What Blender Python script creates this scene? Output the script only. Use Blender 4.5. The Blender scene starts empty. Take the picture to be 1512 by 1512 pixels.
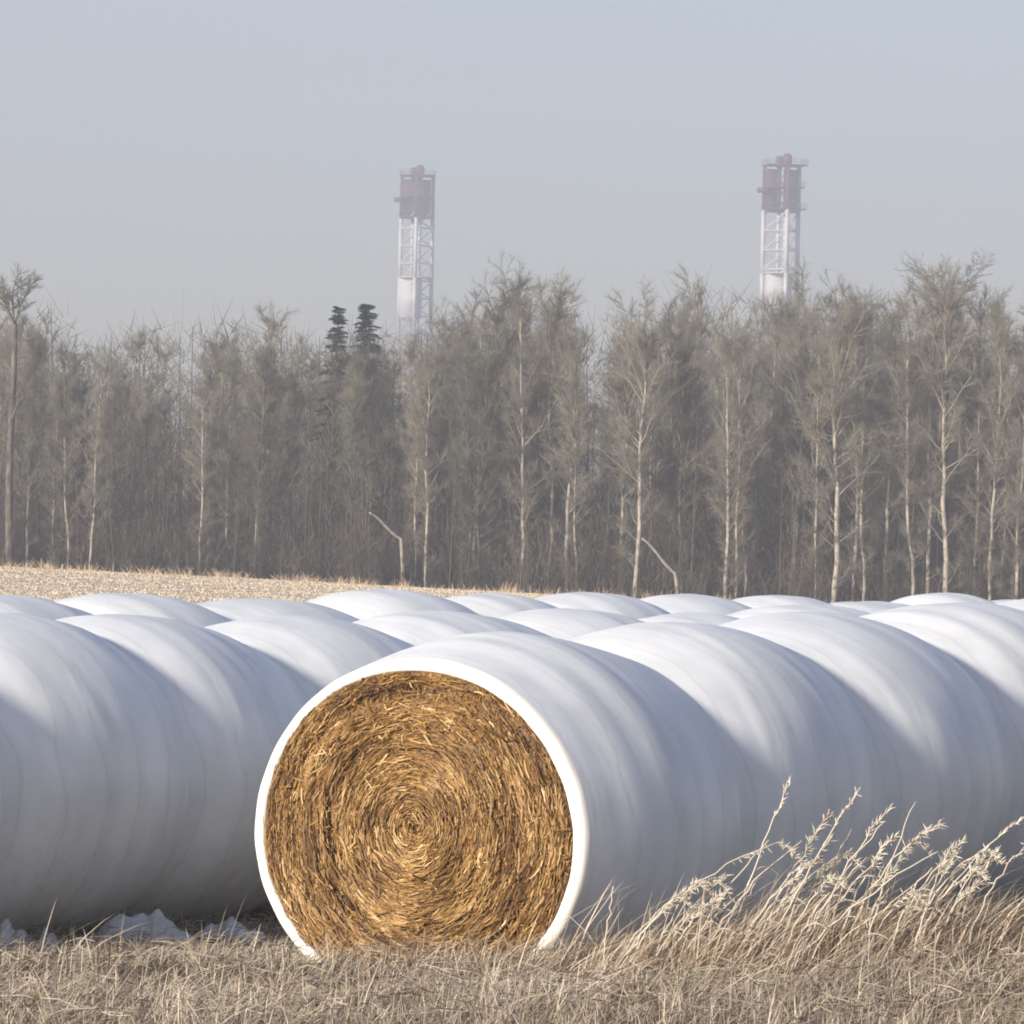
import bpy, math, random
import numpy as np
from mathutils import Matrix, Vector

# ------------------------------------------------------------------ camera
FPX, W0, Y0, CAMH, ROLL = 7667.0, 1512.0, 830.0, 1.98, math.radians(1.2)
sc = bpy.context.scene
col = sc.collection
cam_d = bpy.data.cameras.new('camera'); cam = bpy.data.objects.new('camera', cam_d); col.objects.link(cam)
cam_d.sensor_width = 36.0; cam_d.sensor_fit = 'HORIZONTAL'; cam_d.lens = 36.0 * FPX / W0
cam_d.clip_start = 0.5; cam_d.clip_end = 5000
PITCH = math.atan((Y0 - 756) / FPX)
_R0 = Vector((1, 0, 0)); _U0 = Vector((0, -math.sin(PITCH), math.cos(PITCH))); _F0 = Vector((0, math.cos(PITCH), math.sin(PITCH)))
_R = _R0 * math.cos(ROLL) + _U0 * math.sin(ROLL); _U = _U0 * math.cos(ROLL) - _R0 * math.sin(ROLL)
cam.matrix_world = Matrix(((_R.x, _U.x, -_F0.x, 0), (_R.y, _U.y, -_F0.y, 0), (_R.z, _U.z, -_F0.z, CAMH), (0, 0, 0, 1)))
sc.camera = cam

# ------------------------------------------------------------------ world, sun, exposure
SUN_EL, SUN_AZ = math.radians(17), math.radians(224)      # azimuth clockwise from +Y (the view direction)
world = bpy.data.worlds.new('World'); sc.world = world; world.use_nodes = True
wn = world.node_tree.nodes; wl = world.node_tree.links
bg = wn['Background']; sky = wn.new('ShaderNodeTexSky'); sky.sky_type = 'NISHITA'; sky.sun_disc = False
sky.sun_elevation = SUN_EL; sky.sun_rotation = SUN_AZ; sky.air_density = 1.0; sky.dust_density = 0.7; sky.ozone_density = 1.5
wb = wn.new('ShaderNodeVectorMath'); wb.operation = 'MULTIPLY'; wb.inputs[1].default_value = (1.075, 0.965, 1.06)   # neutral fog-grey cast
wl.new(sky.outputs[0], wb.inputs[0]); wl.new(wb.outputs[0], bg.inputs[0]); bg.inputs[1].default_value = 0.088
sun_d = bpy.data.lights.new('sun', 'SUN'); sun_d.energy = 5.0; sun_d.angle = math.radians(6); sun_d.color = (1.0, 0.92, 0.81)
sun = bpy.data.objects.new('sun', sun_d); col.objects.link(sun)
SDIR = Vector((math.sin(SUN_AZ) * math.cos(SUN_EL), math.cos(SUN_AZ) * math.cos(SUN_EL), math.sin(SUN_EL)))
sun.rotation_euler = SDIR.to_track_quat('Z', 'Y').to_euler()
sc.view_settings.view_transform = 'Standard'; sc.view_settings.look = 'None'
sc.view_settings.exposure = 0.66; sc.view_settings.gamma = 1.0; sc.view_settings.use_curve_mapping = False
sc.cycles.volume_bounces = 0; sc.cycles.max_bounces = 6; sc.cycles.use_denoising = True
sc.cycles.filter_width = 1.9; sc.cycles.use_adaptive_sampling = True; sc.cycles.adaptive_threshold = 0.02

# ------------------------------------------------------------------ helpers
rng = np.random.default_rng(7)

def sstep(a, b, x):
    t = np.clip((x - a) / (b - a), 0, 1); return t * t * (3 - 2 * t)

def ground_z(x, y):
    x = np.asarray(x, float); y = np.asarray(y, float)
    rise = 0.055 * np.clip(x + 0.6, 0, 6) * np.exp(-((y - 26) / 9.0) ** 2)
    bank = 0.22 * (1 - sstep(20.2, 22.9, y)) + 0.30 * (1 - sstep(6, 20, y)) + 0.18 * np.exp(-((y - 22.2) / 0.55) ** 2)
    bank = bank + 0.10 * np.exp(-((x - 1.9) / 1.3) ** 2 - ((y - 22.0) / 1.3) ** 2)
    far = sstep(46, 190, y) * (0.84 + 0.025 * np.clip(-x, -25, 40) * sstep(60, 190, y))
    und = 0.015 * np.sin(2.1 * x + 0.7 * y) + 0.012 * np.sin(1.3 * y - 1.9 * x + 1.0)
    far_und = 0.07 * np.sin(0.11 * x + 0.05 * y) * sstep(60, 120, y)
    return rise + bank + far + und + far_und

def gz(x, y): return float(ground_z(x, y))

def at(px, py, Y):
    """point on the photo ray (px, py) at depth Y"""
    a, b = px - 756, py - 756
    c, s = math.cos(ROLL), math.sin(ROLL)
    u = a * c + b * s; v = -a * s + b * c
    return Vector((u * Y / FPX, Y, CAMH - (v - (Y0 - 756)) * Y / FPX))

def np_mesh(name, verts, quads=None, tris=None, colors=None, smooth=True):
    me = bpy.data.meshes.new(name)
    verts = np.asarray(verts, np.float32).reshape(-1, 3)
    q = np.asarray(quads if quads is not None else np.zeros((0, 4)), np.int32).reshape(-1, 4)
    t = np.asarray(tris if tris is not None else np.zeros((0, 3)), np.int32).reshape(-1, 3)
    me.vertices.add(len(verts)); me.vertices.foreach_set('co', verts.ravel())
    me.loops.add(q.size + t.size); me.loops.foreach_set('vertex_index', np.concatenate([q.ravel(), t.ravel()]))
    me.polygons.add(len(q) + len(t))
    me.polygons.foreach_set('loop_start', np.concatenate([np.arange(len(q)) * 4, q.size + np.arange(len(t)) * 3]).astype(np.int32))
    me.update(calc_edges=True)
    if smooth: me.polygons.foreach_set('use_smooth', np.ones(len(q) + len(t), bool))
    if colors is not None:
        ca = me.color_attributes.new('tint', 'FLOAT_COLOR', 'POINT')
        c = np.ones((len(verts), 4), np.float32); c[:, :3] = colors; ca.data.foreach_set('color', c.ravel())
    me.validate()
    return me

def link(name, me, mat=None, parent=None, label=None, cat=None, group=None, kind=None):
    o = bpy.data.objects.new(name, me); col.objects.link(o)
    if mat is not None and me is not None and not me.materials: me.materials.append(mat)
    if parent is not None: o.parent = parent
    if label: o['label'] = label
    if cat: o['category'] = cat
    if group: o['group'] = group
    if kind: o['kind'] = kind
    return o

def cones(P0, P1, r0, r1, n=4):
    """open tapered tubes, one per row"""
    P0 = np.asarray(P0, float); P1 = np.asarray(P1, float); m = len(P0)
    r0 = np.broadcast_to(np.asarray(r0, float), (m,)); r1 = np.broadcast_to(np.asarray(r1, float), (m,))
    d = P1 - P0; d /= np.linalg.norm(d, axis=1, keepdims=True) + 1e-9
    ref = np.where(np.abs(d[:, 2:3]) > 0.9, np.array([[1., 0, 0]]), np.array([[0, 0, 1.]]))
    a = np.cross(d, ref); a /= np.linalg.norm(a, axis=1, keepdims=True) + 1e-9
    b = np.cross(d, a)
    th = np.arange(n) * 2 * np.pi / n
    ring = a[:, None] * np.cos(th)[None, :, None] + b[:, None] * np.sin(th)[None, :, None]
    V = np.concatenate([P0[:, None] + ring * r0[:, None, None], P1[:, None] + ring * r1[:, None, None]], 1).reshape(-1, 3)
    base = (np.arange(m) * 2 * n)[:, None]; i = np.arange(n)[None, :]; j = (i + 1) % n
    Q = np.stack([base + i, base + j, base + n + j, base + n + i], -1).reshape(-1, 4)
    return V, Q

def slivers(P0, P1, w, g):
    """one thin tapering blade per row, for twigs, needles and stubble"""
    d = P1 - P0; side = np.cross(d, g.normal(0, 1, d.shape)); side /= np.linalg.norm(side, axis=1, keepdims=True) + 1e-9
    w = np.broadcast_to(np.asarray(w, float), (len(P0),))[:, None]
    V = np.stack([P0 - side * w, P0 + side * w, P1], 1).reshape(-1, 3)
    return V, None, np.arange(len(P0) * 3).reshape(-1, 3)

def tube(pts, rad, n=6, cap=True):
    """one continuous tube along a polyline"""
    pts = np.asarray(pts, float); k = len(pts); rad = np.broadcast_to(np.asarray(rad, float), (k,))
    d = np.gradient(pts, axis=0); d /= np.linalg.norm(d, axis=1, keepdims=True) + 1e-9
    ref = np.array([0.93, 0.31, 0.2]); a = np.cross(d, ref); a /= np.linalg.norm(a, axis=1, keepdims=True); b = np.cross(d, a)
    th = np.arange(n) * 2 * np.pi / n
    V = (pts[:, None] + (a[:, None] * np.cos(th)[None, :, None] + b[:, None] * np.sin(th)[None, :, None]) * rad[:, None, None]).reshape(-1, 3)
    i = np.arange(n); j = (i + 1) % n
    Q = np.concatenate([np.stack([s * n + i, s * n + j, (s + 1) * n + j, (s + 1) * n + i], -1) for s in range(k - 1)])
    T = np.zeros((0, 3), int)
    if cap:
        V = np.concatenate([V, pts[:1], pts[-1:]]); c0, c1 = len(V) - 2, len(V) - 1
        T = np.concatenate([np.stack([j, i, np.full(n, c0)], -1), np.stack([(k - 1) * n + i, (k - 1) * n + j, np.full(n, c1)], -1)])
    return V, Q, T

class Acc:
    def __init__(s): s.v, s.q, s.t, s.c, s.n = [], [], [], [], 0
    def add(s, V, Q=None, T=None, c=None):
        s.v.append(V)
        if Q is not None and len(Q): s.q.append(np.asarray(Q) + s.n)
        if T is not None and len(T): s.t.append(np.asarray(T) + s.n)
        if c is not None: s.c.append(np.broadcast_to(np.asarray(c, float), (len(V), 3)))
        s.n += len(V)
    def box(s, lo, hi):
        x0, y0, z0 = lo; x1, y1, z1 = hi
        V = np.array([[x0, y0, z0], [x1, y0, z0], [x1, y1, z0], [x0, y1, z0], [x0, y0, z1], [x1, y0, z1], [x1, y1, z1], [x0, y1, z1]], float)
        s.add(V, [[3, 2, 1, 0], [4, 5, 6, 7], [0, 1, 5, 4], [1, 2, 6, 5], [2, 3, 7, 6], [3, 0, 4, 7]])
    def mesh(s, name, smooth=True):
        return np_mesh(name, np.concatenate(s.v), np.concatenate(s.q) if s.q else None, np.concatenate(s.t) if s.t else None,
                       np.concatenate(s.c) if s.c else None, smooth)

# ------------------------------------------------------------------ materials
def new_mat(name, rough=0.8, spec=0.3):
    m = bpy.data.materials.new(name); m.use_nodes = True
    b = m.node_tree.nodes['Principled BSDF']; b.inputs['Roughness'].default_value = rough
    b.inputs['Specular IOR Level'].default_value = spec
    return m, m.node_tree.nodes, m.node_tree.links, b

def ramp(nodes, stops):
    r = nodes.new('ShaderNodeValToRGB'); e = r.color_ramp.elements
    while len(e) < len(stops): e.new(0.5)
    for el, (p, c) in zip(e, stops): el.position = p; el.color = (*c, 1)
    return r

def noise_mat(name, stops, scale=5.0, stretch=(1, 1, 1), rough=0.8, spec=0.3, bump=0.0, detail=6.0, dist=0.02):
    m, n, l, b = new_mat(name, rough, spec)
    tc = n.new('ShaderNodeTexCoord'); mp = n.new('ShaderNodeMapping'); mp.inputs['Scale'].default_value = stretch
    nz = n.new('ShaderNodeTexNoise'); nz.inputs['Scale'].default_value = scale; nz.inputs['Detail'].default_value = detail
    l.new(tc.outputs['Object'], mp.inputs[0]); l.new(mp.outputs[0], nz.inputs['Vector'])
    r = ramp(n, stops); l.new(nz.outputs[0], r.inputs[0]); l.new(r.outputs[0], b.inputs['Base Color'])
    if bump:
        bp = n.new('ShaderNodeBump'); bp.inputs['Strength'].default_value = bump; bp.inputs['Distance'].default_value = dist
        l.new(nz.outputs[0], bp.inputs['Height']); l.new(bp.outputs[0], b.inputs['Normal'])
    return m

def tint_mat(name, rough=0.85, spec=0.2, translucent=0.0, vary=None):
    m, n, l, b = new_mat(name, rough, spec)
    a = n.new('ShaderNodeAttribute'); a.attribute_name = 'tint'
    src = a.outputs['Color']
    if vary:
        tc = n.new('ShaderNodeTexCoord'); nz = n.new('ShaderNodeTexNoise'); nz.inputs['Scale'].default_value = vary; nz.inputs['Detail'].default_value = 3
        l.new(tc.outputs['Object'], nz.inputs['Vector'])
        mr = n.new('ShaderNodeMapRange'); mr.inputs[1].default_value = 0.3; mr.inputs[2].default_value = 0.7; mr.inputs[3].default_value = 0.72; mr.inputs[4].default_value = 1.22
        l.new(nz.outputs[0], mr.inputs[0])
        mx = n.new('ShaderNodeVectorMath'); mx.operation = 'SCALE'; l.new(src, mx.inputs[0]); l.new(mr.outputs[0], mx.inputs['Scale']); src = mx.outputs[0]
    l.new(src, b.inputs['Base Color'])
    return m

# white stretch film: faint streaks wound round the bale (local Y is the row's axis)
def film_mat():
    m, n, l, b = new_mat('white_film', 0.40, 0.35)
    tc = n.new('ShaderNodeTexCoord'); sp = n.new('ShaderNodeSeparateXYZ'); l.new(tc.outputs['Object'], sp.inputs[0])
    def noise(sc_, det, stretch=(1, 1, 1), rot=0.0):
        mp = n.new('ShaderNodeMapping'); mp.inputs['Scale'].default_value = stretch; mp.inputs['Rotation'].default_value = (0, 0, rot)
        z = n.new('ShaderNodeTexNoise'); z.inputs['Scale'].default_value = sc_; z.inputs['Detail'].default_value = det
        l.new(tc.outputs['Object'], mp.inputs[0]); l.new(mp.outputs[0], z.inputs['Vector']); return z.outputs[0]
    def math_(op, a, v=None, c=None):
        q = n.new('ShaderNodeMath'); q.operation = op
        for k, t in enumerate((a, v, c)):
            if t is None: continue
            if isinstance(t, (int, float)): q.inputs[k].default_value = t
            else: l.new(t, q.inputs[k])
        return q.outputs[0]
    def mul(A, B):
        x = n.new('ShaderNodeMix'); x.data_type = 'RGBA'; x.blend_type = 'MULTIPLY'; x.inputs[0].default_value = 1.0; l.new(A, x.inputs[6]); l.new(B, x.inputs[7]); return x.outputs[2]
    streak = noise(1.6, 3, (0.8, 5.0, 0.8), 0.16); cloud = noise(2.2, 7); fine = noise(9.0, 5, (1, 2.5, 1), 0.2)
    # edges of the overlapping film layers, wound at a slight slant
    lay = math_('FRACT', math_('ADD', math_('MULTIPLY', sp.outputs['Y'], 3.6), math_('ADD', math_('MULTIPLY', sp.outputs['X'], 0.30), math_('MULTIPLY', cloud, 0.9))))
    r = ramp(n, [(0.30, (0.76, 0.775, 0.77)), (0.55, (0.81, 0.82, 0.815)), (0.8, (0.84, 0.85, 0.845))]); l.new(streak, r.inputs[0])
    r2 = ramp(n, [(0.30, (0.84, 0.845, 0.84)), (0.62, (1, 1, 1))]); l.new(cloud, r2.inputs[0])
    r3 = ramp(n, [(0.0, (0.965, 0.967, 0.97)), (0.9, (1, 1, 1)), (0.97, (0.90, 0.905, 0.91))]); l.new(lay, r3.inputs[0])
    c = mul(mul(r.outputs[0], r2.outputs[0]), r3.outputs[0])
    # splashed soil and dust, thickest in the lowest hand's breadth
    sm = n.new('ShaderNodeMapRange'); sm.inputs[1].default_value = 0.75; sm.inputs[2].default_value = 0.0; sm.inputs[3].default_value = 0.0; sm.inputs[4].default_value = 0.32; l.new(sp.outputs['Z'], sm.inputs[0])
    dn = ramp(n, [(0.5, (0, 0, 0)), (0.72, (1, 1, 1))]); l.new(noise(14, 8), dn.inputs[0])
    dm = math_('MULTIPLY', sm.outputs[0], dn.outputs[0])
    mx = n.new('ShaderNodeMix'); mx.data_type = 'RGBA'; l.new(dm, mx.inputs[0]); l.new(c, mx.inputs[6]); mx.inputs[7].default_value = (0.26, 0.21, 0.15, 1); l.new(mx.outputs[2], b.inputs['Base Color'])
    hgt = math_('ADD', math_('MULTIPLY', streak, 0.55), math_('ADD', math_('MULTIPLY', fine, 0.22), math_('MULTIPLY', lay, 0.10)))
    bp = n.new('ShaderNodeBump'); bp.inputs['Strength'].default_value = 0.13; bp.inputs['Distance'].default_value = 0.03
    l.new(hgt, bp.inputs['Height']); l.new(bp.outputs[0], b.inputs['Normal'])
    return m
M_FILM = film_mat()
M_EDGE = noise_mat('film_edge', [(0.3, (0.74, 0.71, 0.64)), (0.7, (0.82, 0.80, 0.74))], 6, rough=0.5, bump=0.25)
M_HAYCORE = noise_mat('hay_core', [(0.3, (0.10, 0.055, 0.022)), (0.55, (0.22, 0.125, 0.05)), (0.75, (0.34, 0.20, 0.085))], 28, bump=0.9, dist=0.03, rough=0.95)
M_STRAW = tint_mat('straw', 0.55, 0.35)
M_GRASS = tint_mat('dry_grass', 0.8, 0.2)
M_WEED = tint_mat('weed', 0.75, 0.2)
M_BARK = noise_mat('pale_bark', [(0.36, (0.12, 0.105, 0.085)), (0.46, (0.36, 0.32, 0.255)), (0.7, (0.50, 0.45, 0.37))], 3.0, (1.6, 1.6, 0.9), rough=0.85, bump=0.3)
M_BARKD = noise_mat('dark_bark', [(0.35, (0.055, 0.045, 0.038)), (0.55, (0.14, 0.12, 0.095)), (0.75, (0.25, 0.215, 0.17))], 4.0, (1.5, 1.5, 0.5), rough=0.9, bump=0.4)
M_TWIG = noise_mat('twig', [(0.3, (0.20, 0.18, 0.133)), (0.55, (0.285, 0.26, 0.196)), (0.75, (0.38, 0.35, 0.27))], 0.5, rough=0.85)
M_TWIGD = noise_mat('dark_twig', [(0.3, (0.11, 0.10, 0.074)), (0.55, (0.175, 0.162, 0.12)), (0.75, (0.25, 0.232, 0.175))], 0.5, rough=0.85)
M_BRUSH = noise_mat('brush', [(0.3, (0.085, 0.068, 0.048)), (0.6, (0.165, 0.14, 0.10)), (0.8, (0.25, 0.215, 0.16))], 0.35, rough=0.9)
M_NEEDLE = noise_mat('spruce_needles', [(0.3, (0.018, 0.032, 0.026)), (0.7, (0.045, 0.07, 0.055))], 3.0, rough=0.8)
M_RED = noise_mat('red_paint', [(0.3, (0.085, 0.036, 0.042)), (0.7, (0.12, 0.052, 0.058))], 0.6, rough=0.6)
M_WHITE = noise_mat('white_paint', [(0.3, (0.56, 0.56, 0.54)), (0.7, (0.72, 0.72, 0.69))], 0.5, rough=0.55)
M_STEEL = noise_mat('galvanised', [(0.3, (0.30, 0.30, 0.31)), (0.7, (0.42, 0.42, 0.43))], 0.6, rough=0.6)
M_SCRAP = noise_mat('scrap_film', [(0.3, (0.36, 0.37, 0.37)), (0.7, (0.56, 0.58, 0.60))], 14, rough=0.4, bump=0.9)

def ground_mat():
    m, n, l, b = new_mat('ground', 0.95, 0.1)
    tc = n.new('ShaderNodeTexCoord'); sp = n.new('ShaderNodeSeparateXYZ'); l.new(tc.outputs['Object'], sp.inputs[0])
    n1 = n.new('ShaderNodeTexNoise'); n1.inputs['Scale'].default_value = 14; n1.inputs['Detail'].default_value = 8; l.new(tc.outputs['Object'], n1.inputs['Vector'])
    n2 = n.new('ShaderNodeTexNoise'); n2.inputs['Scale'].default_value = 0.35; n2.inputs['Detail'].default_value = 6; l.new(tc.outputs['Object'], n2.inputs['Vector'])
    ra = ramp(n, [(0.3, (0.11, 0.085, 0.06)), (0.55, (0.22, 0.178, 0.128)), (0.8, (0.34, 0.285, 0.21))]); l.new(n1.outputs[0], ra.inputs[0])
    rb = ramp(n, [(0.3, (0.56, 0.46, 0.325)), (0.5, (0.64, 0.535, 0.39)), (0.72, (0.70, 0.60, 0.455))]); l.new(n2.outputs[0], rb.inputs[0])
    rf = ramp(n, [(0.3, (0.05, 0.04, 0.03)), (0.7, (0.13, 0.10, 0.07))]); l.new(n2.outputs[0], rf.inputs[0])
    def blend(lo, hi, A, B):
        mr = n.new('ShaderNodeMapRange'); mr.inputs[1].default_value = lo; mr.inputs[2].default_value = hi; l.new(sp.outputs['Y'], mr.inputs[0])
        mx = n.new('ShaderNodeMix'); mx.data_type = 'RGBA'; l.new(mr.outputs[0], mx.inputs[0]); l.new(A, mx.inputs[6]); l.new(B, mx.inputs[7]); return mx.outputs[2]
    c = blend(40, 52, ra.outputs[0], rb.outputs[0]); c = blend(195, 197, c, rf.outputs[0]); l.new(c, b.inputs['Base Color'])
    bp = n.new('ShaderNodeBump'); bp.inputs['Strength'].default_value = 0.6; bp.inputs['Distance'].default_value = 0.05
    l.new(n1.outputs[0], bp.inputs['Height']); l.new(bp.outputs[0], b.inputs['Normal'])
    return m

# ------------------------------------------------------------------ ground
def build_ground():
    xs = np.unique(np.concatenate([np.linspace(-600, -40, 24), np.linspace(-40, -8, 33), np.linspace(-8, 8, 81), np.linspace(8, 40, 33), np.linspace(40, 600, 24)]))
    ys = np.unique(np.concatenate([np.linspace(-40, 12, 14), np.linspace(12, 50, 153), np.linspace(50, 260, 106), np.linspace(260, 1230, 28)]))
    X, Y = np.meshgrid(xs, ys); V = np.stack([X, Y, ground_z(X, Y)], -1).reshape(-1, 3)
    nx, ny = len(xs), len(ys); i, j = np.meshgrid(np.arange(nx - 1), np.arange(ny - 1)); k = (j * nx + i).ravel()
    Q = np.stack([k, k + 1, k + nx + 1, k + nx], -1)
    link('ground', np_mesh('ground', V, Q), ground_mat(), label='tan grass and stubble ground running from the bales to the wood', kind='structure')
build_ground()

# ------------------------------------------------------------------ bales
ALPHA = math.radians(32.0); D0 = 23.0
AX = np.array([math.sin(ALPHA), math.cos(ALPHA)]); NL = np.array([-math.cos(ALPHA), math.sin(ALPHA)])
A0 = np.array([(622 - 756) / FPX * D0, D0])
BL = 1.42
NT, NU = 160, 44

def ring_xy(th, r, wide):
    """outline of a settled round bale: a little wider than tall, flat underneath"""
    x = np.cos(th) * r * wide; z = np.sin(th) * r
    floor = -0.90 * r
    z = np.where(z < floor, floor + 0.22 * (z - floor), z)
    return x, z

def bale_wrap(seed, L, rv0, rv1, R, off0, off1, wide=1.12, start=0.0, end_taper=None, closed=False):
    """film between two joints; off = (dx, dz) of the joint centres; returns mesh"""
    g = np.random.default_rng(seed)
    NT, NU = (160, 44) if start else (120, 36)
    u = start + (1 - start) * np.linspace(0, 1, NU); th = np.linspace(0, 2 * np.pi, NT, endpoint=False)
    U, T = np.meshgrid(u, th, indexing='ij')
    sk = g.uniform(-0.10, 0.10); Us = np.clip(U + sk * 4 * U * (1 - U) * 0.5, 0, 1)
    p = 1.6 if start else g.uniform(2.0, 2.6); prof = 1 - np.abs(2 * Us - 1) ** p
    lin = rv0 + (rv1 - rv0) * U
    r = lin + (R - 0.5 * (rv0 + rv1)) * prof
    if end_taper: r = r - end_taper * (1 - sstep(0, 0.5, U)) ** 1.5
    w = np.zeros_like(r)
    for _ in range(7):
        f = g.uniform(1.5, 6.0); k = g.integers(-1, 2); ph = g.uniform(0, 6.28); ph2 = g.uniform(0, 6.28)
        w += g.uniform(0.0004, 0.0013) * np.sin(2 * np.pi * f * (U + 0.06 * np.sin(T + ph2)) + k * T + ph)
    for _ in range(4):                                        # long sharp pleats wound at a slant
        c = g.uniform(0.15, 0.85); t0 = g.uniform(0.2, 2.4); sl = g.uniform(-0.10, 0.16); wd = g.uniform(0.012, 0.03)
        env = np.exp(-((np.angle(np.exp(1j * (T - t0)))) / g.uniform(0.4, 0.9)) ** 2)
        w += g.uniform(0.002, 0.006) * env * np.exp(-((U - c - sl * np.angle(np.exp(1j * (T - t0)))) / wd) ** 2)
    for e in (0.0, 1.0):
        if e == 0 and end_taper: continue
        for _ in range(3):
            k = g.integers(7, 19); w += g.uniform(0.001, 0.0035) * np.sin(k * T + g.uniform(0, 6.28)) * np.exp(-((U - e) / 0.16) ** 2) * (1 - np.exp(-((U - e) / 0.02) ** 2))
    lump = 0.016 * np.sin(2 * T + g.uniform(0, 6)) + 0.010 * np.sin(3 * T + g.uniform(0, 6))
    r = r + (w + 0.0 * U) * (1 - np.abs(2 * U - 1) ** 14) * (sstep(0.03, 0.35, U) if start else 1.0) + lump * 4 * U * (1 - U)
    x, z = ring_xy(T, r, wide)
    sm = sstep(0, 1, U)
    x = x + off0[0] + (off1[0] - off0[0]) * sm; z = z + off0[1] + (off1[1] - off0[1]) * sm + 0.9 * R - 0.9 * R
    V = np.stack([x, U * L, z], -1).reshape(-1, 3)
    i = np.arange(NT); j = (i + 1) % NT
    Q = np.concatenate([np.stack([s * NT + i, s * NT + j, (s + 1) * NT + j, (s + 1) * NT + i], -1) for s in range(NU - 1)])
    T3 = None
    if closed:                                            # film drawn together over the row's far end
        c = V[:NT].mean(0); k0 = len(V); inn = c + (V[:NT] - c) * 0.45 + np.array([0, -0.10, 0]); V = np.concatenate([V, inn, [c + np.array([0, -0.13, 0])]])
        Q = np.concatenate([Q, np.stack([j, i, k0 + i, k0 + j], -1)]); T3 = np.stack([k0 + j, k0 + i, np.full(NT, k0 + NT)], -1)
    return np_mesh('bale_wrap', V, Q, T3)

ORD = ['first', 'second', 'third', 'fourth', 'fifth', 'sixth', 'seventh', 'eighth', 'ninth', 'tenth', 'eleventh', 'twelfth']

def bale_row(s_off, t0, radii, lens, seed0, labels, group, open_end=False):
    """a straight line of bales pushed end to end and wound in film; z of the ground under each joint"""
    g = np.random.default_rng(seed0); t = t0; n = len(radii)
    ts = [t0]
    for L in lens: ts.append(ts[-1] + L)
    joints = []
    for k in range(n + 1):
        p = A0 + NL * s_off + AX * ts[k]
        ra = radii[max(0, k - 1)]; rb = radii[min(n - 1, k)]
        rv = min(ra, rb) * g.uniform(0.872, 0.902) + 0.1 * (max(ra, rb) - min(ra, rb))
        joints.append((p, rv, g.uniform(-0.04, 0.04) * (k > 1 or not open_end), gz(*p) + 0.985 * 0.90 * min(ra, rb) + 0.01))
    made = []
    for k in range(n):
        p, rv0, dx0, z0 = joints[k]; _, rv1, dx1, z1 = joints[k + 1]
        zc = gz(*p)                                      # origin on the ground below the joint
        if k == 0 and open_end:
            root = link('wrapped_hay_bale', None, label=labels[k], cat='hay bale', group=group)
            root.location = (p[0], p[1], zc); root.rotation_euler = (0, 0, -ALPHA)
            made.append((root, radii[k], rv0, rv1, z0 - zc, z1 - zc, dx1, lens[k])); continue
        me = bale_wrap(seed0 * 100 + k, lens[k], rv0, rv1, radii[k], (dx0, z0 - zc), (dx1, z1 - zc), closed=(k == 0))
        o = link('wrapped_hay_bale', me, M_FILM, label=labels[k], cat='hay bale', group=group)
        o.location = (p[0], p[1], zc); o.rotation_euler = (0, 0, -ALPHA)
        made.append(o)
    return made

def jit(g, n, lo, hi): return [float(v) for v in g.uniform(lo, hi, n)]
g1 = np.random.default_rng(3)
# front row
r1 = [0.86, 0.855, 0.875, 0.875, 0.87, 0.895, 0.89, 0.88]
l1 = [1.43, 1.36, 1.46, 1.42, 1.42, 1.42, 1.42, 1.42]
lab1 = ['cut open end bale of the front row showing round golden straw inside thick white wrap'] + \
       [f'white wrapped bale in the front row, {ORD[k]} in line counting from the open straw end' for k in range(1, 8)]
front = bale_row(0.0, 0.0, r1, l1, 11, lab1, 'white wrapped bales of the front row', open_end=True)
# middle row
n2 = 13
r2 = [0.87, 0.875, 0.875, 0.87, 0.88, 0.89, 0.865, 0.92, 0.88, 0.92, 0.885, 0.93, 0.90]
l2 = [1.45, 1.45, 1.42, 1.50, 1.55, 1.45, 1.38, 1.50, 1.42, 1.5, 1.42, 1.5, 1.42]
lab2 = ['white wrapped bale in the middle row directly behind the open straw ended row'] * n2
mid = bale_row(3.8, -0.55, r2, l2, 23, lab2, 'white wrapped bales of the middle row')
# back row
n3 = 15
r3 = [0.90, 0.91, 0.925, 0.905, 0.94, 0.91, 0.925, 0.91, 0.93, 0.91, 0.94, 0.92, 0.94, 0.92, 0.93]
l3 = [1.45 + 0.1 * math.sin(2.3 * k) for k in range(n3)]
lab3 = ['white wrapped bale in the back row whose tops edge the pale stubble field'] * n3
back = bale_row(7.6, 4.6, r3, l3, 31, lab3, 'white wrapped bales of the back row')

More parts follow.
